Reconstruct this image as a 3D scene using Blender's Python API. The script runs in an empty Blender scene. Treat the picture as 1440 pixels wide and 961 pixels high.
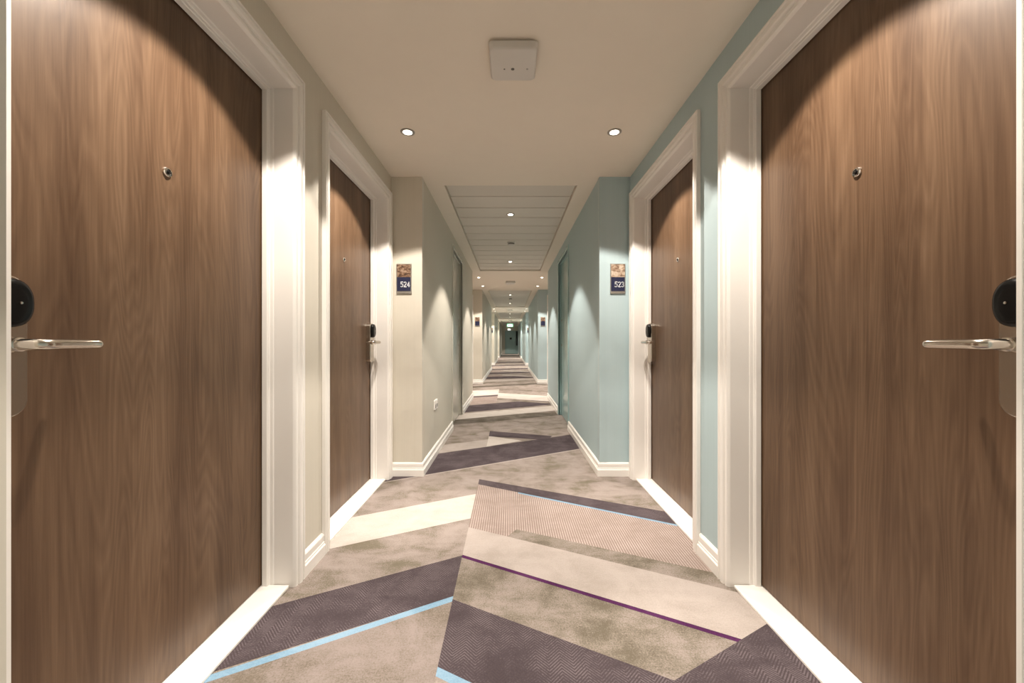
import bpy, bmesh, math
from mathutils import Vector, Matrix

S = bpy.context.scene
COL = S.collection
PI = math.pi

# ------------------------------------------------------------------ layout (metres; x right, y along the corridor, z up)
F = 545.0                      # focal length in pixels of the 1440 wide frame
CAMX, CAMZ = -0.007, 1.05
CEIL = 2.338
WW = 0.935                     # half width of the wide door bays
NW = 0.695                     # half width of the narrow stretches
DW = 1.055                     # door face
HD = 2.116                     # door opening height
BAYS = [(0.5295, 3.03), (7.13, 9.63), (14.6, 17.1), (22.2, 24.7)]
START, END = -3.6, 33.0
NARROWS = [(START, 0.5295), (3.03, 7.13), (9.63, 14.6), (17.1, 22.2), (24.7, END)]
OPENINGS = [(0.2035, 1.1095, 'near'), (1.463, 2.386, 'far')]     # offsets in a bay, edge the lock is at
RISER = (4.66, 5.55, 2.16)


# ------------------------------------------------------------------ materials
def mat(name):
    m = bpy.data.materials.new(name)
    m.use_nodes = True
    nt = m.node_tree
    return m, nt, nt.nodes['Principled BSDF']


def N(nt, typ, **kw):
    n = nt.nodes.new(typ)
    for k, v in kw.items():
        setattr(n, k, v)
    return n


def val(nt, op, a, b=None):
    n = N(nt, 'ShaderNodeMath', operation=op)
    for i, v in enumerate((a, b)):
        if v is None:
            continue
        if isinstance(v, (int, float)):
            n.inputs[i].default_value = v
        else:
            nt.links.new(v, n.inputs[i])
    return n.outputs[0]


def coords(nt, scale=(1, 1, 1), loc=(0, 0, 0)):
    tc = N(nt, 'ShaderNodeTexCoord')
    mp = N(nt, 'ShaderNodeMapping')
    mp.inputs['Scale'].default_value = scale
    mp.inputs['Location'].default_value = loc
    nt.links.new(tc.outputs['Object'], mp.inputs['Vector'])
    return mp.outputs[0]


def noise(nt, vec, scale, detail=4, rough=0.55, dist=0.0):
    n = N(nt, 'ShaderNodeTexNoise')
    n.inputs['Scale'].default_value = scale
    n.inputs['Detail'].default_value = detail
    n.inputs['Roughness'].default_value = rough
    n.inputs['Distortion'].default_value = dist
    nt.links.new(vec, n.inputs['Vector'])
    return n.outputs['Fac']


def ramp(nt, fac, stops):
    r = N(nt, 'ShaderNodeValToRGB')
    e = r.color_ramp.elements
    while len(e) < len(stops):
        e.new(0.5)
    for el, (p, c) in zip(e, stops):
        el.position = p
        el.color = (*c, 1) if len(c) == 3 else c
    nt.links.new(fac, r.inputs[0])
    return r.outputs[0]


def mix(nt, fac, a, b, mode='MIX'):
    n = N(nt, 'ShaderNodeMix', data_type='RGBA', blend_type=mode)
    for sock, v in ((n.inputs['Factor'], fac), (n.inputs[6], a), (n.inputs[7], b)):
        if isinstance(v, (int, float)):
            sock.default_value = v
        elif isinstance(v, tuple):
            sock.default_value = (*v, 1)
        else:
            nt.links.new(v, sock)
    return n.outputs[2]


def bump(nt, b, h, strength, dist=0.002):
    n = N(nt, 'ShaderNodeBump')
    n.inputs['Strength'].default_value = strength
    n.inputs['Distance'].default_value = dist
    nt.links.new(h, n.inputs['Height'])
    nt.links.new(n.outputs[0], b.inputs['Normal'])


def plain(name, col, rough=0.5, metal=0.0, spec=0.5, vary=0.0):
    m, nt, b = mat(name)
    b.inputs['Roughness'].default_value = rough
    b.inputs['Metallic'].default_value = metal
    b.inputs['Specular IOR Level'].default_value = spec
    v = coords(nt)
    f = noise(nt, v, 9.0, 3)
    k = vary if vary else 0.02
    c = mix(nt, f, tuple(x * (1 - k) for x in col), tuple(min(1, x * (1 + k)) for x in col))
    nt.links.new(c, b.inputs['Base Color'])
    return m


def wallpaper(name, col):
    m, nt, b = mat(name)
    b.inputs['Roughness'].default_value = 0.55
    b.inputs['Specular IOR Level'].default_value = 0.35
    tc = N(nt, 'ShaderNodeTexCoord')
    sx = N(nt, 'ShaderNodeSeparateXYZ')
    nt.links.new(tc.outputs['Object'], sx.inputs[0])
    s = val(nt, 'ADD', sx.outputs[0], sx.outputs[1])
    t = val(nt, 'PINGPONG', val(nt, 'MULTIPLY', s, 70.0), 0.5)
    f = noise(nt, coords(nt, (60, 60, 2.0)), 1.0, 3)
    k = val(nt, 'ADD', val(nt, 'MULTIPLY', t, 0.6), val(nt, 'MULTIPLY', f, 0.7))
    c = mix(nt, k, tuple(x * 0.955 for x in col), tuple(min(1, x * 1.035) for x in col))
    nt.links.new(c, b.inputs['Base Color'])
    bump(nt, b, k, 0.25, 0.001)
    return m


def emitter(name, col, strength):
    m, nt, b = mat(name)
    b.inputs['Base Color'].default_value = (0.8, 0.8, 0.8, 1)
    b.inputs['Emission Color'].default_value = (*col, 1)
    b.inputs['Emission Strength'].default_value = strength
    return m


def veneer(name):
    m, nt, b = mat(name)
    tc = N(nt, 'ShaderNodeTexCoord')
    oi = N(nt, 'ShaderNodeObjectInfo')
    off = N(nt, 'ShaderNodeVectorMath', operation='MULTIPLY_ADD')
    rnd = N(nt, 'ShaderNodeCombineXYZ')
    for i in range(3):
        nt.links.new(oi.outputs['Random'], rnd.inputs[i])
    nt.links.new(rnd.outputs[0], off.inputs[0])
    off.inputs[1].default_value = (0, 7.0, 13.0)
    nt.links.new(tc.outputs['Object'], off.inputs[2])

    def mp(scale):
        n = N(nt, 'ShaderNodeMapping')
        n.inputs['Scale'].default_value = scale
        nt.links.new(off.outputs[0], n.inputs['Vector'])
        return n.outputs[0]
    broad = noise(nt, mp((1, 9, 0.55)), 1.0, 3, 0.5, 0.3)                 # wide tonal bands of the boards
    cath = noise(nt, mp((1, 4.2, 0.42)), 1.0, 3, 0.55, 0.5)                # field whose contours are the cathedral figure
    rings = val(nt, 'PINGPONG', val(nt, 'MULTIPLY', cath, 30.0), 0.5)
    fine = noise(nt, mp((1, 100, 2.6)), 1.0, 5, 0.7, 0.3)                # pores
    mid = noise(nt, mp((1, 24, 0.8)), 1.0, 4, 0.6, 0.5)
    k = val(nt, 'ADD', val(nt, 'MULTIPLY', broad, 0.46), val(nt, 'MULTIPLY', rings, 0.17))
    k = val(nt, 'ADD', k, val(nt, 'MULTIPLY', fine, 0.36))
    k = val(nt, 'ADD', k, val(nt, 'MULTIPLY', mid, 0.27))
    c = ramp(nt, k, [(0.36, (0.060, 0.030, 0.015)), (0.52, (0.101, 0.057, 0.032)),
                     (0.66, (0.144, 0.086, 0.050)), (0.84, (0.208, 0.132, 0.083))])
    nt.links.new(c, b.inputs['Base Color'])
    b.inputs['Roughness'].default_value = 0.38
    b.inputs['Specular IOR Level'].default_value = 0.38
    bump(nt, b, fine, 0.18, 0.0008)
    return m


def carpet(name, lo, mid, hi, kind='mottle', accent=None):
    k = 0.64
    tint = (1.0, 1.0, 1.03)
    lo, mid, hi = (tuple(x * k * t for x, t in zip(c, tint)) for c in (lo, mid, hi))
    accent = tuple(x * k * t for x, t in zip(accent, tint)) if accent else None
    m, nt, b = mat(name)
    b.inputs['Roughness'].default_value = 0.95
    b.inputs['Specular IOR Level'].default_value = 0.1
    v = coords(nt)
    big = noise(nt, v, 4.6, 8, 0.66, 0.4)
    streak = noise(nt, coords(nt, (3.0, 16.0, 1.0)), 1.0, 4, 0.6, 0.3)
    pile = noise(nt, v, 170.0, 3, 0.75)
    k = val(nt, 'ADD', val(nt, 'MULTIPLY', big, 0.75), val(nt, 'MULTIPLY', streak, 0.25))
    k = val(nt, 'ADD', k, val(nt, 'MULTIPLY', val(nt, 'SUBTRACT', pile, 0.5), 0.55))
    c = ramp(nt, k, [(0.38, lo), (0.48, mid), (0.60, hi)])
    h = pile
    if kind in ('herringbone', 'pin'):
        sx = N(nt, 'ShaderNodeSeparateXYZ')
        nt.links.new(v, sx.inputs[0])
        if kind == 'pin':
            t = val(nt, 'PINGPONG', val(nt, 'MULTIPLY', sx.outputs[0], 78.0), 0.5)
            t = val(nt, 'GREATER_THAN', t, 0.24)
        else:
            z = val(nt, 'PINGPONG', sx.outputs[0], 0.040)
            t = val(nt, 'PINGPONG', val(nt, 'MULTIPLY', val(nt, 'ADD', sx.outputs[1], z), 84.0), 0.5)
            t = val(nt, 'GREATER_THAN', t, 0.25)
        c = mix(nt, t, c, mix(nt, k, accent, tuple(x * 1.1 for x in accent)))
    nt.links.new(c, b.inputs['Base Color'])
    bump(nt, b, h, 0.5, 0.004)
    return m


M = {}
M['cream_wall'] = wallpaper('cream_wallcovering', (0.63, 0.595, 0.515))
M['teal_wall'] = wallpaper('pale_teal_wallcovering', (0.43, 0.545, 0.575))
M['ceiling'] = plain('matt_white_ceiling_paint', (0.82, 0.755, 0.665), 0.8, spec=0.2)
M['plank'] = plain('grey_white_metal_ceiling_plank', (0.66, 0.62, 0.56), 0.5, spec=0.35)
M['white'] = plain('white_satin_paint', (0.83, 0.805, 0.77), 0.32)
M['sill'] = plain('white_threshold', (0.90, 0.88, 0.84), 0.5)
M['veneer'] = veneer('brown_oak_veneer')
M['nickel'] = plain('satin_nickel', (0.60, 0.555, 0.49), 0.20, 1.0)
M['chrome'] = plain('polished_chrome', (0.75, 0.72, 0.68), 0.12, 1.0)
M['black'] = plain('glossy_black_plastic', (0.005, 0.005, 0.005), 0.25, spec=0.22)
M['dark'] = plain('dark_gap', (0.012, 0.010, 0.008), 0.7)
M['plastic'] = plain('white_plastic', (0.66, 0.635, 0.60), 0.45)
M['bezel'] = plain('pale_grey_bezel', (0.34, 0.32, 0.29), 0.45)
M['grey_plastic'] = plain('grey_plastic', (0.10, 0.09, 0.08), 0.5)
M['navy'] = plain('navy_sign_panel', (0.010, 0.014, 0.048), 0.35)
M['silver'] = plain('brushed_silver_sign_frame', (0.42, 0.41, 0.38), 0.35, 0.9)
M['digit'] = plain('white_sign_lettering', (0.75, 0.77, 0.80), 0.5)
M['lens'] = emitter('lit_downlight_lens', (1.0, 0.88, 0.74), 14.0)
M['exit_green'] = emitter('green_lit_exit_panel', (0.06, 0.62, 0.28), 1.4)
M['exit_white'] = emitter('white_lit_pictogram', (0.75, 1.0, 0.82), 2.6)
M['emerg'] = emitter('lit_opal_diffuser', (0.95, 0.95, 0.80), 2.2)
M['cream_door'] = plain('cream_gloss_door_paint', (0.56, 0.535, 0.47), 0.22)
M['teal_door'] = plain('teal_gloss_door_paint', (0.33, 0.49, 0.50), 0.22)
M['cream_guard'] = plain('cream_corner_guard', (0.63, 0.595, 0.515), 0.3)
M['teal_guard'] = plain('teal_corner_guard', (0.41, 0.525, 0.555), 0.3)
M['end_door'] = plain('grey_teal_door_paint', (0.32, 0.45, 0.45), 0.4)
M['glass_dark'] = plain('dark_wired_glass', (0.012, 0.014, 0.013), 0.1)

TAUPE = ((0.240, 0.208, 0.150), (0.385, 0.325, 0.280), (0.475, 0.405, 0.360))
M['mottle'] = carpet('mottled_taupe_carpet', *TAUPE)
M['olive'] = carpet('olive_mottled_carpet', (0.185, 0.158, 0.116), (0.275, 0.236, 0.186), (0.420, 0.358, 0.312))
M['cream'] = carpet('cream_carpet', (0.48, 0.42, 0.365), (0.54, 0.475, 0.42), (0.60, 0.53, 0.475))
M['ivory'] = carpet('ivory_carpet', (0.67, 0.60, 0.53), (0.74, 0.67, 0.595), (0.80, 0.73, 0.66))
M['rose'] = carpet('rose_taupe_carpet', (0.225, 0.188, 0.142), (0.315, 0.265, 0.228), (0.385, 0.325, 0.292))
M['moss'] = carpet('dark_moss_carpet', (0.125, 0.107, 0.080), (0.165, 0.142, 0.112), (0.26, 0.22, 0.185))
M['plum'] = carpet('plum_grey_herringbone_carpet', (0.078, 0.060, 0.066), (0.122, 0.097, 0.106), (0.200, 0.164, 0.172), 'herringbone', (0.088, 0.068, 0.070))
M['pin'] = carpet('pinstriped_pink_beige_carpet', (0.46, 0.375, 0.325), (0.55, 0.45, 0.40), (0.63, 0.53, 0.475), 'pin', (0.33, 0.255, 0.215))
M['blue'] = carpet('pale_blue_carpet_line', (0.25, 0.42, 0.56), (0.30, 0.48, 0.62), (0.36, 0.54, 0.68))
M['purple'] = carpet('purple_carpet_line', (0.080, 0.022, 0.075), (0.105, 0.028, 0.100), (0.13, 0.04, 0.12))


# ------------------------------------------------------------------ mesh helpers
def link(name, bm, material, parent=None, smooth=False, bevel=0.0, segs=2):
    bmesh.ops.recalc_face_normals(bm, faces=bm.faces)
    me = bpy.data.meshes.new(name)
    bm.to_mesh(me)
    bm.free()
    for m in (material if isinstance(material, (list, tuple)) else [material]):
        me.materials.append(M[m])
    if smooth:
        for p in me.polygons:
            p.use_smooth = True
    o = bpy.data.objects.new(name, me)
    COL.objects.link(o)
    if parent is not None:
        o.parent = parent
        o.matrix_parent_inverse = parent.matrix_world.inverted() if False else Matrix.Translation(parent.location).inverted()
    if bevel:
        b = o.modifiers.new('edge', 'BEVEL')
        b.width = bevel
        b.segments = segs
        b.limit_method = 'ANGLE'
        b.angle_limit = math.radians(40)
    if smooth:
        e = o.modifiers.new('split', 'EDGE_SPLIT')
        e.split_angle = math.radians(40)
    return o


def structure(o, label=None, cat=None):
    o['kind'] = 'structure'
    if label:
        o['label'] = label
    if cat:
        o['category'] = cat
    return o


def thing(name, loc, label, cat, group=None):
    o = bpy.data.objects.new(name, None)
    o.empty_display_size = 0.05
    COL.objects.link(o)
    o.location = loc
    o['label'] = label
    o['category'] = cat
    if group:
        o['group'] = group
    return o


def box(bm, x0, x1, y0, y1, z0, z1):
    x0, x1 = sorted((x0, x1)); y0, y1 = sorted((y0, y1)); z0, z1 = sorted((z0, z1))
    v = [bm.verts.new((x, y, z)) for x in (x0, x1) for y in (y0, y1) for z in (z0, z1)]
    for f in ((0, 1, 3, 2), (4, 6, 7, 5), (0, 4, 5, 1), (2, 3, 7, 6), (0, 2, 6, 4), (1, 5, 7, 3)):
        bm.faces.new([v[i] for i in f])


def prism(bm, outline, to3, d0, d1):
    """outline: 2D points; to3(a, b, d) -> 3D point; a solid between depths d0 and d1"""
    A = [bm.verts.new(to3(a, b, d0)) for a, b in outline]
    B = [bm.verts.new(to3(a, b, d1)) for a, b in outline]
    bm.faces.new(A); bm.faces.new(B[::-1])
    n = len(A)
    for i in range(n):
        bm.faces.new((A[i], A[(i + 1) % n], B[(i + 1) % n], B[i]))


def loft(bm, rings, cap=True):
    R = [[bm.verts.new(p) for p in r] for r in rings]
    n = len(R[0])
    for a, b in zip(R, R[1:]):
        for i in range(n):
            bm.faces.new((a[i], a[(i + 1) % n], b[(i + 1) % n], b[i]))
    if cap:
        bm.faces.new(R[0]); bm.faces.new(R[-1][::-1])


def rrect(cx, cy, w, h, r, n=6):
    pts = []
    for (sx, sy, a0) in ((1, 1, 0), (-1, 1, 90), (-1, -1, 180), (1, -1, 270)):
        for k in range(n + 1):
            a = math.radians(a0 + 90 * k / n)
            pts.append((cx + sx * (w / 2 - r) + r * math.cos(a), cy + sy * (h / 2 - r) + r * math.sin(a)))
    return pts


def superellipse(cx, cy, a, b, p=3.0, n=40):
    out = []
    for k in range(n):
        t = 2 * PI * k / n
        c, s = math.cos(t), math.sin(t)
        out.append((cx + a * math.copysign(abs(c) ** (2 / p), c), cy + b * math.copysign(abs(s) ** (2 / p), s)))
    return out


def lathe(bm, prof, centre, axis='z', seg=32, sign=1):
    """prof: (radius, along) pairs"""
    rings = []
    for r, h in prof:
        ring = []
        for k in range(seg):
            a = 2 * PI * k / seg
            c, s = r * math.cos(a), r * math.sin(a)
            if axis == 'z':
                ring.append((centre[0] + c, centre[1] + s, centre[2] + sign * h))
            else:
                ring.append((centre[0] + sign * h, centre[1] + c, centre[2] + s))
        rings.append(ring)
    loft(bm, rings)


def tube(bm, pts, radii, seg=16):
    pts = [Vector(p) for p in pts]
    rings = []
    for i, p in enumerate(pts):
        t = (pts[min(i + 1, len(pts) - 1)] - pts[max(i - 1, 0)]).normalized()
        u = Vector((0, 0, 1))
        u = (u - t * u.dot(t)).normalized()
        w = t.cross(u)
        ra, rb = radii[i] if isinstance(radii[i], tuple) else (radii[i], radii[i])
        rings.append([p + u * (ra * math.cos(2 * PI * k / seg)) + w * (rb * math.sin(2 * PI * k / seg)) for k in range(seg)])
    loft(bm, rings)


# ------------------------------------------------------------------ the shell
ORD = ['nearest', 'second', 'third', 'fourth']
SIDES = [(-1, 'left', 'cream'), (1, 'right', 'teal')]
WITH_DOORS = 2                                    # bays whose doors can be seen into

for s, side, tone in SIDES:
    bm = bmesh.new()
    out = 1.30
    for i, (y0, y1) in enumerate(NARROWS):
        segs = [(y0, y1)]
        if i == 1:
            segs = [(y0, RISER[0]), (RISER[1], y1)]
            box(bm, s * NW, s * out, RISER[0], RISER[1], RISER[2], CEIL + 0.1)
            box(bm, s * (NW + 0.10), s * out, RISER[0], RISER[1], 0, RISER[2])
        for a, b in segs:
            box(bm, s * NW, s * out, a, b, 0, CEIL + 0.1)
    for i, (y0, y1) in enumerate(BAYS):
        if i < WITH_DOORS:
            c = y0
            for o0, o1, _ in OPENINGS:
                a, b = y0 + o0 - 0.022, y0 + o1 + 0.022
                box(bm, s * WW, s * out, c, a, 0, CEIL + 0.1)
                box(bm, s * WW, s * out, a, b, HD + 0.022, CEIL + 0.1)
                box(bm, s * (out - 0.1), s * out, a, b, 0, HD + 0.022)
                c = b
            box(bm, s * WW, s * out, c, y1, 0, CEIL + 0.1)
        else:
            box(bm, s * WW, s * out, y0, y1, 0, CEIL + 0.1)
    structure(link('wall_' + side, bm, tone + '_wall'))

    # baseboards: a two-step profile swept along each run of wall
    prof = [(0.000, 0.0), (0.020, 0.0), (0.020, 0.050), (0.015, 0.056), (0.015, 0.062), (0.012, 0.066),
            (0.012, 0.094), (0.007, 0.102), (0.0, 0.106)]

    def sweep(bm, pts):
        n = len(pts)
        cols = []
        for i, (x, y) in enumerate(pts):
            ds = []
            if i > 0:
                ds.append((Vector(pts[i]) - Vector(pts[i - 1])).normalized())
            if i < n - 1:
                ds.append((Vector(pts[i + 1]) - Vector(pts[i])).normalized())
            nn = [Vector((d.y, -d.x)) * (-s) for d in ds]      # towards the corridor
            m = nn[0] if len(nn) == 1 else (nn[0] + nn[1]) / (1 + nn[0].dot(nn[1]))
            cols.append([bm.verts.new((x + m.x * t, y + m.y * t, z)) for t, z in prof])
        for a, b in zip(cols, cols[1:]):
            for k in range(len(prof) - 1):
                bm.faces.new((a[k], a[k + 1], b[k + 1], b[k]))
        bm.faces.new(cols[0]); bm.faces.new(cols[-1][::-1])

    bm = bmesh.new()
    cas = 0.081
    starts = [(s * NW, START)]
    for i, (y0, y1) in enumerate(BAYS):
        pre = starts + [(s * NW, y0), (s * WW, y0)]
        if i < WITH_DOORS:
            sweep(bm, pre + [(s * WW, y0 + OPENINGS[0][0] - cas)])
            sweep(bm, [(s * WW, y0 + OPENINGS[0][1] + cas), (s * WW, y0 + OPENINGS[1][0] - cas)])
            starts = [(s * WW, y0 + OPENINGS[1][1] + cas), (s * WW, y1), (s * NW, y1)]
        else:
            starts = pre + [(s * WW, y1), (s * NW, y1)]
        if i == 0:
            sweep(bm, starts + [(s * NW, RISER[0] - 0.05)])
            starts = [(s * NW, RISER[1] + 0.05)]
    sweep(bm, starts + [(s * NW, END)])
    structure(link('baseboard_' + side, bm, 'white'))

bm = bmesh.new(); box(bm, -1.3, 1.3, END, END + 0.15, 0, CEIL + 0.1)
structure(link('wall_back', bm, 'cream_wall'))
bm = bmesh.new(); box(bm, -1.3, 1.3, START - 0.15, START, 0, CEIL + 0.1)
structure(link('wall_front', bm, 'cream_wall'))

# ceiling: plaster with shallow recesses that hold the planks
COF = 0.55
bm = bmesh.new()
cofs = []
for i, (y0, y1) in enumerate(NARROWS):
    a, b = y0 + 0.17, y1 - 0.05
    if i == 4:
        b = y1 - 0.6
    cofs.append((a, b))
    box(bm, -1.3, -COF, y0, y1, CEIL, CEIL + 0.12)
    box(bm, COF, 1.3, y0, y1, CEIL, CEIL + 0.12)
    box(bm, -COF, COF, y0, a, CEIL, CEIL + 0.12)
    box(bm, -COF, COF, b, y1, CEIL, CEIL + 0.12)
    box(bm, -COF, COF, a, b, CEIL + 0.08, CEIL + 0.12)
for y0, y1 in BAYS:
    box(bm, -1.3, 1.3, y0, y1, CEIL, CEIL + 0.12)
structure(link('ceiling', bm, 'ceiling'))
PLZ = CEIL + 0.022
for a, b in cofs:
    bm = bmesh.new()
    n = max(1, round((b - a) / 0.305))
    st = (b - a) / n
    for k in range(n):
        y = a + k * st
        box(bm, -COF + 0.006, COF - 0.006, y + 0.008, y + st - 0.008, PLZ, PLZ + 0.03)
    structure(link('ceiling_panel', bm, 'plank', bevel=0.003))

# ------------------------------------------------------------------ carpet: one floor mesh, its bands laid in thin layers of pile
bm = bmesh.new()
fl_mats = ['mottle', 'olive', 'cream', 'plum', 'pin', 'blue', 'purple', 'ivory', 'moss', 'rose']
box(bm, -1.3, 1.3, START - 0.15, END + 0.15, -0.1, 0.0)
layer = [0]
XS = -0.24


def clip_x(poly, x0, x1):
    def cut(pts, x, keep_right):
        out = []
        for p, q in zip(pts, pts[1:] + pts[:1]):
            pin = (p[0] >= x) if keep_right else (p[0] <= x)
            qin = (q[0] >= x) if keep_right else (q[0] <= x)
            if pin:
                out.append(p)
            if pin != qin:
                t = (x - p[0]) / (q[0] - p[0])
                out.append((x, p[1] + t * (q[1] - p[1])))
        return out
    return cut(cut(poly, x0, True), x1, False)


def patch(pts, m):
    layer[0] += 1
    z = 0.00006 * layer[0]
    f = bm.faces.new([bm.verts.new((x, y, z)) for x, y in pts])
    f.material_index = fl_mats.index(m)


def band(kind, c0, c1, m, x0=None, x1=None, slope=None):
    """a parallelogram: kind L rises to the right, R falls to the right; c0, c1 where its edges cross the seam"""
    k = slope if slope is not None else (0.52 if kind == 'L' else -0.51)
    if x0 is None:
        x0 = -1.1 if kind == 'L' else XS
    if x1 is None:
        x1 = XS if kind == 'L' else 1.1
    f = lambda c, x: c + k * (x - XS)
    patch([(x0, f(c0, x0)), (x1, f(c0, x1)), (x1, f(c1, x1)), (x0, f(c1, x0))], m)


# near bay, right of the seam
band('R', 0.55, 0.95, 'cream')
band('R', 1.215, 1.25, 'blue')
band('R', 1.25, 1.578, 'plum')
band('R', 1.578, 1.892, 'olive')
band('R', 2.13, 2.84, 'pin', slope=-0.50)
patch([(-0.03, 2.07), (0.03, 2.165), (1.1, 1.675), (1.1, 1.50)], 'olive')
patch([(XS, 1.895), (1.1, 1.203), (1.1, 1.547), (XS, 2.19)], 'cream')
band('R', 1.882, 1.906, 'purple', slope=-0.515)
band('R', 2.83, 2.855, 'blue', x0=0.05, slope=-0.53)
patch([(XS, 2.85), (1.1, 2.14), (1.1, 2.32), (XS, 2.953)], 'plum')
patch([(0.2, 1.036), (1.1, 1.522), (1.1, 0.2), (0.2, 0.2)], 'plum')
# near bay, left of the seam
band('L', 0.3, 0.75, 'plum')
band('L', 0.8, 1.565, 'rose', slope=0.53)
band('L', 1.563, 1.596, 'blue', slope=0.53)
band('L', 1.596, 1.90, 'plum', slope=0.515)
band('L', 2.298, 2.666, 'ivory', slope=0.50)
# first narrow stretch
band('L', 3.262, 3.29, 'cream', x1=1.1, slope=0.546)
band('L', 3.856, 4.15, 'cream', slope=0.50)
patch([(XS, 3.856), (XS, 4.30), (0.12, 4.10)], 'ivory')
band('L', 3.285, 3.86, 'plum', x1=1.1, slope=0.55)
patch([(XS, 4.287), (XS, 4.54), (0.46, 4.30), (0.40, 4.12)], 'plum')
band('L', 5.09, 5.42, 'moss', x1=1.1, slope=0.45)
band('L', 5.44, 5.85, 'ivory', x1=1.1, slope=0.50)
band('L', 5.96, 6.58, 'plum', x1=1.1, slope=0.53)
band('L', 6.6, 7.45, 'pin', slope=0.45)
band('L', 7.47, 7.60, 'plum', slope=0.45)
band('R', 6.95, 7.15, 'olive', slope=-0.45)
band('R', 7.2, 7.9, 'ivory', slope=-0.45)
band('L', 7.65, 8.5, 'ivory', slope=0.45)
band('R', 8.45, 8.62, 'olive', slope=-0.45)
band('L', 9.05, 9.40, 'moss', x1=1.1, slope=0.45)
band('L', 9.85, 10.2, 'olive', x1=1.1, slope=0.45)
band('L', 10.2, 10.7, 'cream', x1=1.1, slope=0.45)
band('L', 10.95, 11.6, 'plum', x1=1.1, slope=0.3)
for y in (12.6, 14.4, 16.6, 19.1, 21.8, 24.6, 27.6):
    band('R', y - 0.7, y - 0.3, 'cream')
    band('L', y - 0.9, y - 0.4, 'pin')
    band('L', y, y + 0.55, 'plum', x1=1.1, slope=0.4)
band('L', 28.9, 30.8, 'ivory', x1=1.1, slope=0.4)
for y in (-2.9, -1.5, -0.3):
    band('L', y, y + 0.35, 'plum')
    band('R', y + 0.4, y + 0.8, 'cream')
structure(link('floor', bm, fl_mats))

# ------------------------------------------------------------------ bedroom doors
FRAME = [(0.0, 1.0555), (0.0, 1.036), (0.003, 1.033), (0.010, 1.033), (0.013, 1.030), (0.013, 1.018), (0.016, 1.014),
         (0.016, 0.934)]
ARCH = [(0.0155, 1.0), (0.0155, 0.934), (0.018, 0.928), (0.022, 0.922), (0.031, 0.920), (0.033, 0.924), (0.037, 0.924), (0.040, 0.917),
        (0.046, 0.914), (0.060, 0.914), (0.063, 0.919), (0.068, 0.919), (0.071, 0.913), (0.077, 0.913), (0.080, 0.918),
        (0.080, 0.9345)]


def surround(bm, prof, s, y0, y1, h, close=False):
    cols = []
    for u, w in prof:
        cols.append([bm.verts.new((s * w, y, z)) for y, z in
                     ((y0 - u, 0), (y0 - u, h + u), (y1 + u, h + u), (y1 + u, 0))])
    for a, b in zip(cols, cols[1:]):
        for k in range(3):
            bm.faces.new((a[k], a[k + 1], b[k + 1], b[k]))


door_no = [0]


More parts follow.
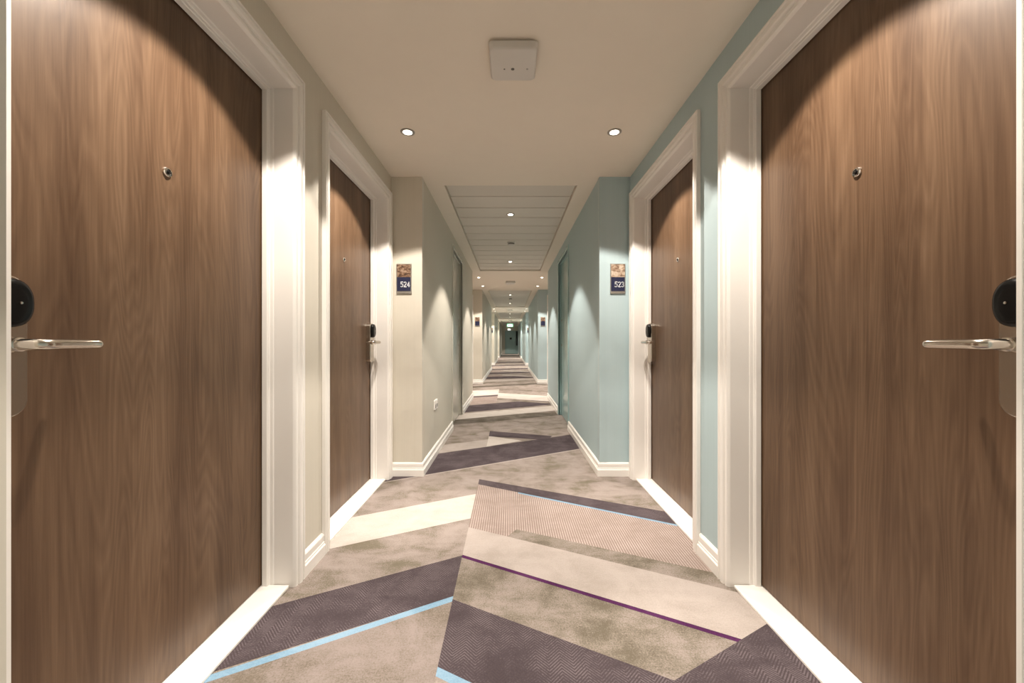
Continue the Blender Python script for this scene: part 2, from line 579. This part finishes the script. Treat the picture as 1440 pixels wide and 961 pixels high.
def hotel_door(s, y0, y1, lock_at, tone, where):
    door_no[0] += 1
    root = bpy.data.objects.new('door_%d' % door_no[0], None)
    COL.objects.link(root)
    root.location = (s * DW, (y0 + y1) / 2, 0)
    structure(root, where, 'door')
    face = 1.0605
    bm = bmesh.new(); box(bm, s * face, s * (face + 0.045), y0 - 0.011, y1 + 0.011, 0.016, HD + 0.011)
    leaf = link('door_leaf', bm, 'veneer', root, bevel=0.002)
    bm = bmesh.new(); surround(bm, FRAME, s, y0, y1, HD)
    link('door_jamb', bm, 'white', root)
    bm = bmesh.new(); surround(bm, ARCH, s, y0, y1, HD)
    link('architrave', bm, 'white', root)
    bm = bmesh.new(); box(bm, s * 0.947, s * (face + 0.06), y0 - 0.012, y1 + 0.012, 0.0, 0.013)
    link('threshold', bm, 'sill', root, bevel=0.003)
    # peephole
    yc = (y0 + y1) / 2 + 0.004
    bm = bmesh.new()
    lathe(bm, [(0.0145, 0.0), (0.0145, 0.004), (0.0125, 0.0065), (0.009, 0.007), (0.008, 0.0045), (0.0, 0.0045)][:-1], (s * face, yc, 1.57), 'x', 28, -s)
    ph = link('peephole', bm, 'chrome', root, smooth=True)
    bm = bmesh.new()
    lathe(bm, [(0.0078, 0.003), (0.0070, 0.0062), (0.004, 0.0082), (0.0012, 0.0088)], (s * face, yc, 1.57), 'x', 20, -s)
    link('peephole_lens', bm, 'black', ph, smooth=True)
    # card lock: tall rounded plate, black reader, lever
    e = 1 if lock_at == 'near' else -1
    yl = (y0 + 0.052) if e == 1 else (y1 - 0.047)
    to3 = lambda a, b, d: (s * (face - d), a, b)
    bm = bmesh.new()
    loft(bm, [[to3(a, b, d) for a, b in rrect(yl, 1.040, 0.072 - k, 0.292 - k, 0.033 - k / 2, 8)]
              for d, k in ((0, 0), (0.030, 0), (0.0325, 0.0015), (0.034, 0.006))])
    plate = link('lock_plate', bm, 'nickel', root)
    bm = bmesh.new()
    loft(bm, [[to3(a, b, d) for a, b in superellipse(yl, 1.129, 0.0355 * k, 0.050 * k, 2.3)]
              for d, k in ((0.031, 0.97), (0.033, 1.0), (0.042, 1.0), (0.048, 0.97), (0.052, 0.89), (0.0545, 0.75), (0.0555, 0.5))])
    rd = link('card_reader', bm, 'black', plate, smooth=True)
    bm = bmesh.new()
    lathe(bm, [(0.0026, 0.054), (0.0026, 0.0575), (0.001, 0.058)], (s * face, yl + e * 0.006, 1.129), 'x', 12, -s)
    link('indicator', bm, 'chrome', rd, smooth=True)
    bm = bmesh.new()
    lathe(bm, [(0.0165, 0.033), (0.0165, 0.041), (0.0135, 0.044), (0.0125, 0.052), (0.0145, 0.055), (0.0145, 0.062), (0.011, 0.064)], (s * face, yl, 1.044), 'x', 28, -s)
    pts, rad = [], []
    P = 0.094

    def add(p, y, r):
        pts.append((s * (face - p), yl + e * y, 1.044)); rad.append(r)
    add(0.060, 0.0, 0.0120)
    for k in range(9):                                  # bend out of the door
        a = PI / 2 * k / 8
        add(P - 0.026 + 0.026 * math.sin(a), 0.026 * (1 - math.cos(a)), 0.0118)
    for k in range(1, 8):
        t = k / 7
        add(P, 0.026 + 0.087 * t, (0.0116 - 0.0012 * t, 0.0114 - 0.0022 * t))
    for k in range(1, 7):                               # and back towards it at the tip
        a = PI / 2 * k / 6
        add(P - 0.013 * (1 - math.cos(a)), 0.113 + 0.013 * math.sin(a), (0.0104, 0.0092))
    add(P - 0.040, 0.126, (0.0100, 0.0090))
    add(P - 0.042, 0.126, 0.0065)
    tube(bm, pts, rad)
    link('lever_handle', bm, 'nickel', plate, smooth=True)


for i in range(WITH_DOORS):
    for s, side, tone in SIDES:
        for o0, o1, lk in OPENINGS:
            y0 = BAYS[i][0]
            end = 'camera end' if lk == 'near' else 'far end'
            hotel_door(s, y0 + o0, y0 + o1, lk, tone,
                       'brown oak-veneer room door in the %s wall, %s of the %s door bay' % (tone, end, ORD[i]))

# painted service doors facing each other in the first narrow stretch
for s, side, tone in SIDES:
    door_no[0] += 1
    y0, y1, h = RISER
    root = bpy.data.objects.new('door_%d' % door_no[0], None)
    COL.objects.link(root)
    root.location = (s * NW, (y0 + y1) / 2, 0)
    structure(root, 'flush %s-painted service door in the %s wall of the first narrow stretch' % (tone, tone), 'door')
    bm = bmesh.new(); box(bm, s * (NW + 0.035), s * (NW + 0.075), y0 + 0.006, y1 - 0.006, 0.006, h - 0.006)
    link('door_leaf', bm, tone + '_door', root, bevel=0.002)
    bm = bmesh.new()
    surround(bm, [(-0.012, NW + 0.034), (-0.012, NW + 0.012), (0.0, NW + 0.010), (0.0, NW - 0.008), (0.004, NW - 0.011), (0.046, NW - 0.011), (0.050, NW - 0.007), (0.050, NW)], s, y0, y1, h)
    link('door_frame', bm, tone + '_door', root)
    for z in (1.0, 1.35):
        bm = bmesh.new()
        lathe(bm, [(0.016, 0.0), (0.016, 0.006), (0.011, 0.009), (0.004, 0.009)], (s * (NW + 0.035), y1 - 0.07, z), 'x', 24, -s)
        link('lock_rose', bm, 'nickel', root, smooth=True)

# clear-finished corner guards on the pier corners
for s, side, tone in SIDES:
    for i, (y0, y1) in enumerate(BAYS):
        for yy, d, wh in ((y0, 1, 'start'), (y1, -1, 'end')):
            if i == 0 and wh == 'start':
                continue
            if wh == 'start':
                txt = 'slim %s corner guard where the corridor opens into the %s door bay' % (tone, ORD[i])
            else:
                txt = 'slim %s corner guard on the pier closing the %s door bay' % (tone, ORD[i])
            t = 0.0028
            L = [(s * (NW - t), yy + d * t), (s * (NW - t), yy - d * 0.05), (s * (NW + 0.0002), yy - d * 0.05),
                 (s * (NW + 0.0002), yy), (s * (NW + 0.05), yy), (s * (NW + 0.05), yy + d * t)]
            bm = bmesh.new()
            prism(bm, L, lambda a, b, z: (a, b, z), 0.107, CEIL - 0.001)
            o = link('corner_guard', bm, tone + '_guard')
            o['label'] = txt
            o['category'] = 'corner guard'
            o['group'] = 'corner guards'

# ------------------------------------------------------------------ downlights
def beam(name, power, angle, blend, stops):
    L = bpy.data.lights.new(name, 'SPOT')
    L.energy = power
    L.spot_size = math.radians(angle)
    L.spot_blend = blend
    L.shadow_soft_size = 0.022
    L.color = (1.0, 0.90, 0.79)
    L.use_nodes = True
    nt = L.node_tree
    em = nt.nodes['Emission']
    g = N(nt, 'ShaderNodeNewGeometry')
    sx = N(nt, 'ShaderNodeSeparateXYZ')
    nt.links.new(g.outputs['Incoming'], sx.inputs[0])
    ang = val(nt, 'ARCCOSINE', val(nt, 'ABSOLUTE', sx.outputs[2]))
    r = N(nt, 'ShaderNodeValToRGB')                      # beam profile of a reflector lamp, 0..60 degrees off axis
    e = r.color_ramp.elements
    while len(e) < len(stops):
        e.new(0.5)
    for el, (a, v) in zip(e, stops):
        el.position = a / 60
        el.color = (v, v, v, 1)
    nt.links.new(val(nt, 'DIVIDE', ang, math.radians(60)), r.inputs[0])
    nt.links.new(r.outputs[0], em.inputs['Strength'])
    return L


B_BAY = beam('bay_beam', 275.0, 103, 0.15, [(0, .76), (9, .72), (13, .47), (18, .38), (26, .40), (32, .41), (38, .33), (46, .25), (51, .29), (60, .31)])
B_NAR = beam('stretch_beam', 222.0, 90, 0.22, [(0, .62), (10, .62), (20, .58), (30, .52), (40, .46), (48, .42)])


def downlight(x, y, z, light, txt, group):
    t = thing('downlight', (x, y, z), txt, 'downlight', group)
    bm = bmesh.new()
    lathe(bm, [(0.031, 0.0005), (0.043, 0.0005), (0.043, 0.003), (0.041, 0.005), (0.034, 0.006), (0.031, 0.004)], (x, y, z), 'z', 36, -1)
    link('bezel', bm, 'bezel', t, smooth=True)
    bm = bmesh.new()
    lathe(bm, [(0.0308, 0.0004), (0.0308, 0.003), (0.026, 0.0042), (0.012, 0.005)], (x, y, z), 'z', 32, -1)
    link('lamp_lens', bm, 'lens', t, smooth=True)
    lo = bpy.data.objects.new('lamp', light)
    COL.objects.link(lo)
    lo.parent = t
    lo.location = (0, 0, -0.030)


for i, (y0, y1) in enumerate(BAYS):
    for s, side, tone in SIDES:
        for yy, wh in ((y0 + 0.65, 'camera-side'), (y1 - 0.65, 'far')):
            downlight(s * 0.635, yy, CEIL, B_BAY,
                      'round downlight by the %s wall, %s one in the ceiling of the %s door bay' % (tone, wh, ORD[i]), 'downlights of the door bays')
NL = {0: [-2.6, -0.45], 1: [3.99, 6.35], 2: [10.9, 13.3], 3: [18.3, 20.9], 4: [26.0, 31.2]}
for i, ys in NL.items():
    for k, yy in enumerate(ys):
        wh = 'behind the camera' if i == 0 else 'the %s narrow stretch' % (['', 'first', 'second', 'third', 'last'][i])
        downlight(0, yy, PLZ, B_NAR, 'round downlight in the planked ceiling of %s, %s of two' % (wh, ['first', 'second'][k]), 'downlights of the planked ceilings')

# ------------------------------------------------------------------ ceiling units
for i, (y0, y1) in enumerate(BAYS):
    y = (y0 + y1) / 2 - 0.03
    x = 0.008
    t = thing('access_point', (x, y, CEIL), 'square white ceiling box with small indicator dots in the %s door bay' % ORD[i], 'ceiling unit', 'square ceiling boxes')
    bm = bmesh.new()
    prism(bm, rrect(x, y, 0.185, 0.185, 0.016), lambda a, b, z: (a, b, z), CEIL, CEIL - 0.008)
    link('mounting_plate', bm, 'grey_plastic', t)
    bm = bmesh.new()
    loft(bm, [[(a, b, CEIL - d) for a, b in rrect(x, y, w, w, 0.02)] for d, w in ((0.008, 0.207), (0.011, 0.212), (0.030, 0.208), (0.038, 0.205), (0.042, 0.199), (0.0435, 0.19))])
    cv = link('cover', bm, 'plastic', t, smooth=True)
    for dx, r in ((-0.040, 0.004), (-0.002, 0.008), (0.064, 0.005)):
        bm = bmesh.new()
        lathe(bm, [(r, 0.0430), (r, 0.0443), (r * 0.6, 0.0447)], (x + dx, y + 0.02, CEIL), 'z', 16, -1)
        link('indicator', bm, 'grey_plastic' if r != 0.005 else 'silver', cv, smooth=True)

for i, y in ((1, 5.12), (2, 11.75)):
    t = thing('smoke_detector', (0.012, y, PLZ), 'round smoke detector under the planked ceiling of the %s narrow stretch' % ['', 'first', 'second'][i], 'smoke detector', 'smoke detectors')
    bm = bmesh.new()
    lathe(bm, [(0.055, 0.0), (0.055, 0.010), (0.050, 0.013)], (0.012, y, PLZ), 'z', 36, -1)
    link('base', bm, 'plastic', t, smooth=True)
    bm = bmesh.new()
    lathe(bm, [(0.042, 0.012), (0.042, 0.030)], (0.012, y, PLZ), 'z', 36, -1)
    link('sensing_grille', bm, 'grey_plastic', t, smooth=True)
    bm = bmesh.new()
    lathe(bm, [(0.046, 0.029), (0.046, 0.034), (0.038, 0.042), (0.015, 0.045)], (0.012, y, PLZ), 'z', 36, -1)
    link('cap', bm, 'plastic', t, smooth=True)

# ------------------------------------------------------------------ room signs on the piers
SEG = {'5': 'DIGIT'}
FONT = {  # strokes on a 0..1 x 0..1.6 cell
    '5': [[(0.92, 1.6), (0.14, 1.6), (0.08, 0.92), (0.5, 1.02), (0.9, 0.82), (0.98, 0.48), (0.8, 0.1), (0.4, 0.0), (0.02, 0.14)]],
    '2': [[(0.05, 1.34), (0.3, 1.58), (0.66, 1.58), (0.92, 1.34), (0.9, 1.02), (0.04, 0.0), (0.98, 0.0)]],
    '4': [[(0.74, 0.0), (0.74, 1.6), (0.02, 0.42), (1.0, 0.42)]],
    '3': [[(0.06, 1.42), (0.34, 1.6), (0.7, 1.58), (0.92, 1.3), (0.8, 0.98), (0.4, 0.86), (0.84, 0.74), (0.98, 0.42), (0.78, 0.08), (0.4, 0.0), (0.03, 0.16)]],
}


def stroke(bm, pts, w, y, d):
    for (x0, z0), (x1, z1) in zip(pts, pts[1:]):
        v = Vector((x1 - x0, z1 - z0)); v.normalize()
        n = Vector((-v.y, v.x)) * w / 2
        v = v * w * 0.3
        q = [(x0 - v.x + n.x, z0 - v.y + n.y), (x1 + v.x + n.x, z1 + v.y + n.y), (x1 + v.x - n.x, z1 + v.y - n.y), (x0 - v.x - n.x, z0 - v.y - n.y)]
        prism(bm, q, lambda a, b, dd: (a, dd, b), y, y - d)


def sign_photo(name, variant):
    m, nt, b = mat(name)
    b.inputs['Roughness'].default_value = 0.3
    f = noise(nt, coords(nt, (26, 1, 44), (variant * 3.1, 0, variant)), 1.0, 3, 0.6, 0.6)
    if variant == 1:
        c = ramp(nt, f, [(0.36, (0.03, 0.015, 0.01)), (0.50, (0.16, 0.09, 0.055)), (0.66, (0.40, 0.30, 0.22))])
    else:
        c = ramp(nt, f, [(0.34, (0.10, 0.05, 0.03)), (0.46, (0.33, 0.23, 0.16)), (0.62, (0.55, 0.47, 0.38))])
    nt.links.new(c, b.inputs['Base Color'])
    return m


M['photo_dark'] = sign_photo('dark_brown_photo_print', 1)
M['photo_light'] = sign_photo('light_brown_photo_print', 2)


def room_sign(x, y, num, photo, txt):
    W, Hh, z = 0.118, 0.234, 1.540
    t = thing('room_sign', (x, y, z), txt, 'sign', 'room number signs')
    bm = bmesh.new(); box(bm, x - W / 2, x + W / 2, y - 0.010, y, z - Hh / 2, z + Hh / 2)
    link('sign_frame', bm, 'silver', t, bevel=0.002)
    bm = bmesh.new(); box(bm, x - W / 2 + 0.006, x + W / 2 - 0.006, y - 0.0125, y - 0.0095, z + 0.012, z + Hh / 2 - 0.006)
    link('picture_panel', bm, photo, t)
    bm = bmesh.new(); box(bm, x - W / 2 + 0.006, x + W / 2 - 0.006, y - 0.0125, y - 0.0095, z - Hh / 2 + 0.020, z + 0.011)
    p = link('number_panel', bm, 'navy', t)
    if num:
        bm = bmesh.new()
        for k, ch in enumerate(num):
            for st in FONT[ch]:
                stroke(bm, [(x - 0.024 + k * 0.0255 + a * 0.0185, z - 0.064 + b * 0.0235) for a, b in st], 0.0066, y - 0.0124, 0.0016)
        link('room_number', bm, 'digit', p)


room_sign(-0.833, BAYS[0][1], '524', 'photo_dark', 'navy room number sign 524 on the cream pier beyond the far door')
room_sign(0.835, BAYS[0][1], '523', 'photo_light', 'navy room number sign 523 on the teal pier beyond the far door')
for i in (1, 2):
    for s, side, tone in SIDES:
        room_sign(s * 0.815, BAYS[i][1], '', 'photo_dark', 'dark room sign on the %s pier closing the %s door bay' % (tone, ORD[i]))

# ------------------------------------------------------------------ socket on the cream wall of the first narrow stretch
t = thing('wall_socket', (-NW, 3.58, 0.47), 'white wall socket plate low on the cream wall past the near pier', 'socket')
to3 = lambda a, b, d: (-NW + d, a, b)
bm = bmesh.new()
loft(bm, [[to3(a, b, d) for a, b in rrect(3.58, 0.47, 0.146 - k, 0.088 - k, 0.008)] for d, k in ((0, 0), (0.008, 0), (0.011, 0.006))])
pl = link('face_plate', bm, 'white', t)
for k in (-0.036, 0.036):
    bm = bmesh.new()
    prism(bm, rrect(3.58 + k, 0.458, 0.030, 0.032, 0.004), to3, 0.0105, 0.0116)
    link('outlet', bm, 'grey_plastic', pl)
    bm = bmesh.new()
    prism(bm, rrect(3.58 + k * 0.45, 0.494, 0.014, 0.020, 0.002), to3, 0.0105, 0.0145)
    link('switch', bm, 'white', pl)

# ------------------------------------------------------------------ far end: exit sign, lit bulkhead, door with dark side light
ye = 24.2
t = thing('exit_sign', (0, ye, 2.06), 'green lit emergency exit sign hanging far down the corridor', 'exit sign')
bm = bmesh.new(); box(bm, -0.19, 0.19, ye, ye + 0.03, 1.965, 2.155)
bx = link('sign_box', bm, 'exit_green', t, bevel=0.004)
bm = bmesh.new()
lathe(bm, [(0.018, 2.083), (0.018, 2.118)], (-0.075, ye - 0.0, 0.0), 'z', 14)
for v in list(bm.verts):
    a = v.co - Vector((-0.075, ye, 2.10))
    v.co = Vector((-0.075 + a.x, ye - 0.0025 + (0.002 if a.z > 0 else 0), 2.10 + a.y))
stroke(bm, [(-0.085, 2.078), (-0.098, 2.035)], 0.026, ye + 0.001, 0.004)
stroke(bm, [(-0.098, 2.035), (-0.070, 2.015), (-0.078, 1.985)], 0.014, ye + 0.001, 0.004)
stroke(bm, [(-0.100, 2.035), (-0.118, 2.012), (-0.145, 2.010)], 0.014, ye + 0.001, 0.004)
stroke(bm, [(-0.085, 2.075), (-0.060, 2.055), (-0.045, 2.068)], 0.011, ye + 0.001, 0.004)
stroke(bm, [(-0.090, 2.072), (-0.118, 2.066), (-0.126, 2.044)], 0.011, ye + 0.001, 0.004)
prism(bm, [(-0.030, 1.985), (0.035, 1.985), (0.035, 2.135), (-0.030, 2.135)], lambda a, b, d: (a, d, b), ye + 0.001, ye - 0.003)
stroke(bm, [(0.115, 2.12), (0.115, 2.02)], 0.020, ye + 0.001, 0.004)
prism(bm, [(0.075, 2.04), (0.155, 2.04), (0.115, 1.985)], lambda a, b, d: (a, d, b), ye + 0.001, ye - 0.003)
link('pictogram', bm, 'exit_white', bx)
for x in (-0.14, 0.14):
    bm = bmesh.new(); lathe(bm, [(0.005, 2.153), (0.005, CEIL)], (x, ye + 0.015, 0.0), 'z', 12)
    link('hanger_rod', bm, 'nickel', t, smooth=True)

door_no[0] += 1
yd = END
root = bpy.data.objects.new('door_%d' % door_no[0], None); COL.objects.link(root); root.location = (0.05, yd, 0)
structure(root, 'grey-teal door with a small dark plate closing the far end of the corridor', 'door')
bm = bmesh.new(); box(bm, -0.37, 0.47, yd - 0.03, yd, 0.005, 1.93)
link('door_leaf', bm, 'end_door', root, bevel=0.003)
bm = bmesh.new(); box(bm, -0.02, 0.16, yd - 0.034, yd - 0.029, 1.22, 1.38)
link('door_plate', bm, 'black', root)
bm = bmesh.new()
for a, b, c, d in ((-0.41, -0.37, 0, 1.97), (0.47, 0.50, 0, 1.97), (0.665, 0.69, 0, 1.97), (-0.41, 0.69, 1.93, 1.97)):
    box(bm, a, b, yd - 0.05, yd, c, d)
link('door_frame', bm, 'end_door', root)
bm = bmesh.new(); box(bm, 0.50, 0.665, yd - 0.02, yd, 0.70, 1.93)
link('side_light', bm, 'glass_dark', root)
bm = bmesh.new(); box(bm, 0.50, 0.665, yd - 0.025, yd, 0.0, 0.70)
link('side_panel', bm, 'end_door', root)
bm = bmesh.new(); lathe(bm, [(0.02, 0), (0.02, 0.05), (0.012, 0.055)], (0.0, 0.0, 0.0), 'x', 16)
for v in bm.verts:
    v.co = Vector((0.40 + v.co.y, yd - 0.03 - v.co.x, 1.02 + v.co.z))
link('door_knob', bm, 'nickel', root, smooth=True)

t = thing('bulkhead_lamp', (-0.07, END, 2.07), 'glowing white wall lamp above the door at the far end', 'lamp')
bm = bmesh.new(); box(bm, -0.21, 0.07, END - 0.03, END, 2.0, 2.14)
link('lamp_base', bm, 'plastic', t, bevel=0.005)
bm = bmesh.new()
loft(bm, [[(-0.07 + a, END - d, 2.07 + b) for a, b in superellipse(0, 0, 0.125 * k, 0.058 * k, 4)] for d, k in ((0.028, 1), (0.06, 0.97), (0.075, 0.85), (0.08, 0.6))])
link('diffuser', bm, 'emerg', t, smooth=True)

# ------------------------------------------------------------------ camera, world, colour
cam = bpy.data.cameras.new('camera')
cam.sensor_width = 36.0
cam.lens = 36.0 * F / 1440.0
cam.shift_x = 3.0 / 1440.0
cam.clip_start = 0.02
co = bpy.data.objects.new('camera', cam)
COL.objects.link(co)
co.location = (CAMX, 0, CAMZ)
co.rotation_euler = (PI / 2, 0, 0)
S.camera = co

w = bpy.data.worlds.new('world'); S.world = w
w.use_nodes = True
w.node_tree.nodes['Background'].inputs[0].default_value = (0.5, 0.45, 0.4, 1)
w.node_tree.nodes['Background'].inputs[1].default_value = 0.02

S.view_settings.view_transform = 'Standard'
S.view_settings.look = 'None'
S.view_settings.gamma = 1.0
S.view_settings.use_curve_mapping = False
S.view_settings.exposure = 0.10
S.cycles.max_bounces = 14
S.cycles.diffuse_bounces = 8
S.cycles.glossy_bounces = 4
S.cycles.sample_clamp_indirect = 8.0
S.cycles.use_denoising = True
S.cycles.blur_glossy = 0.5
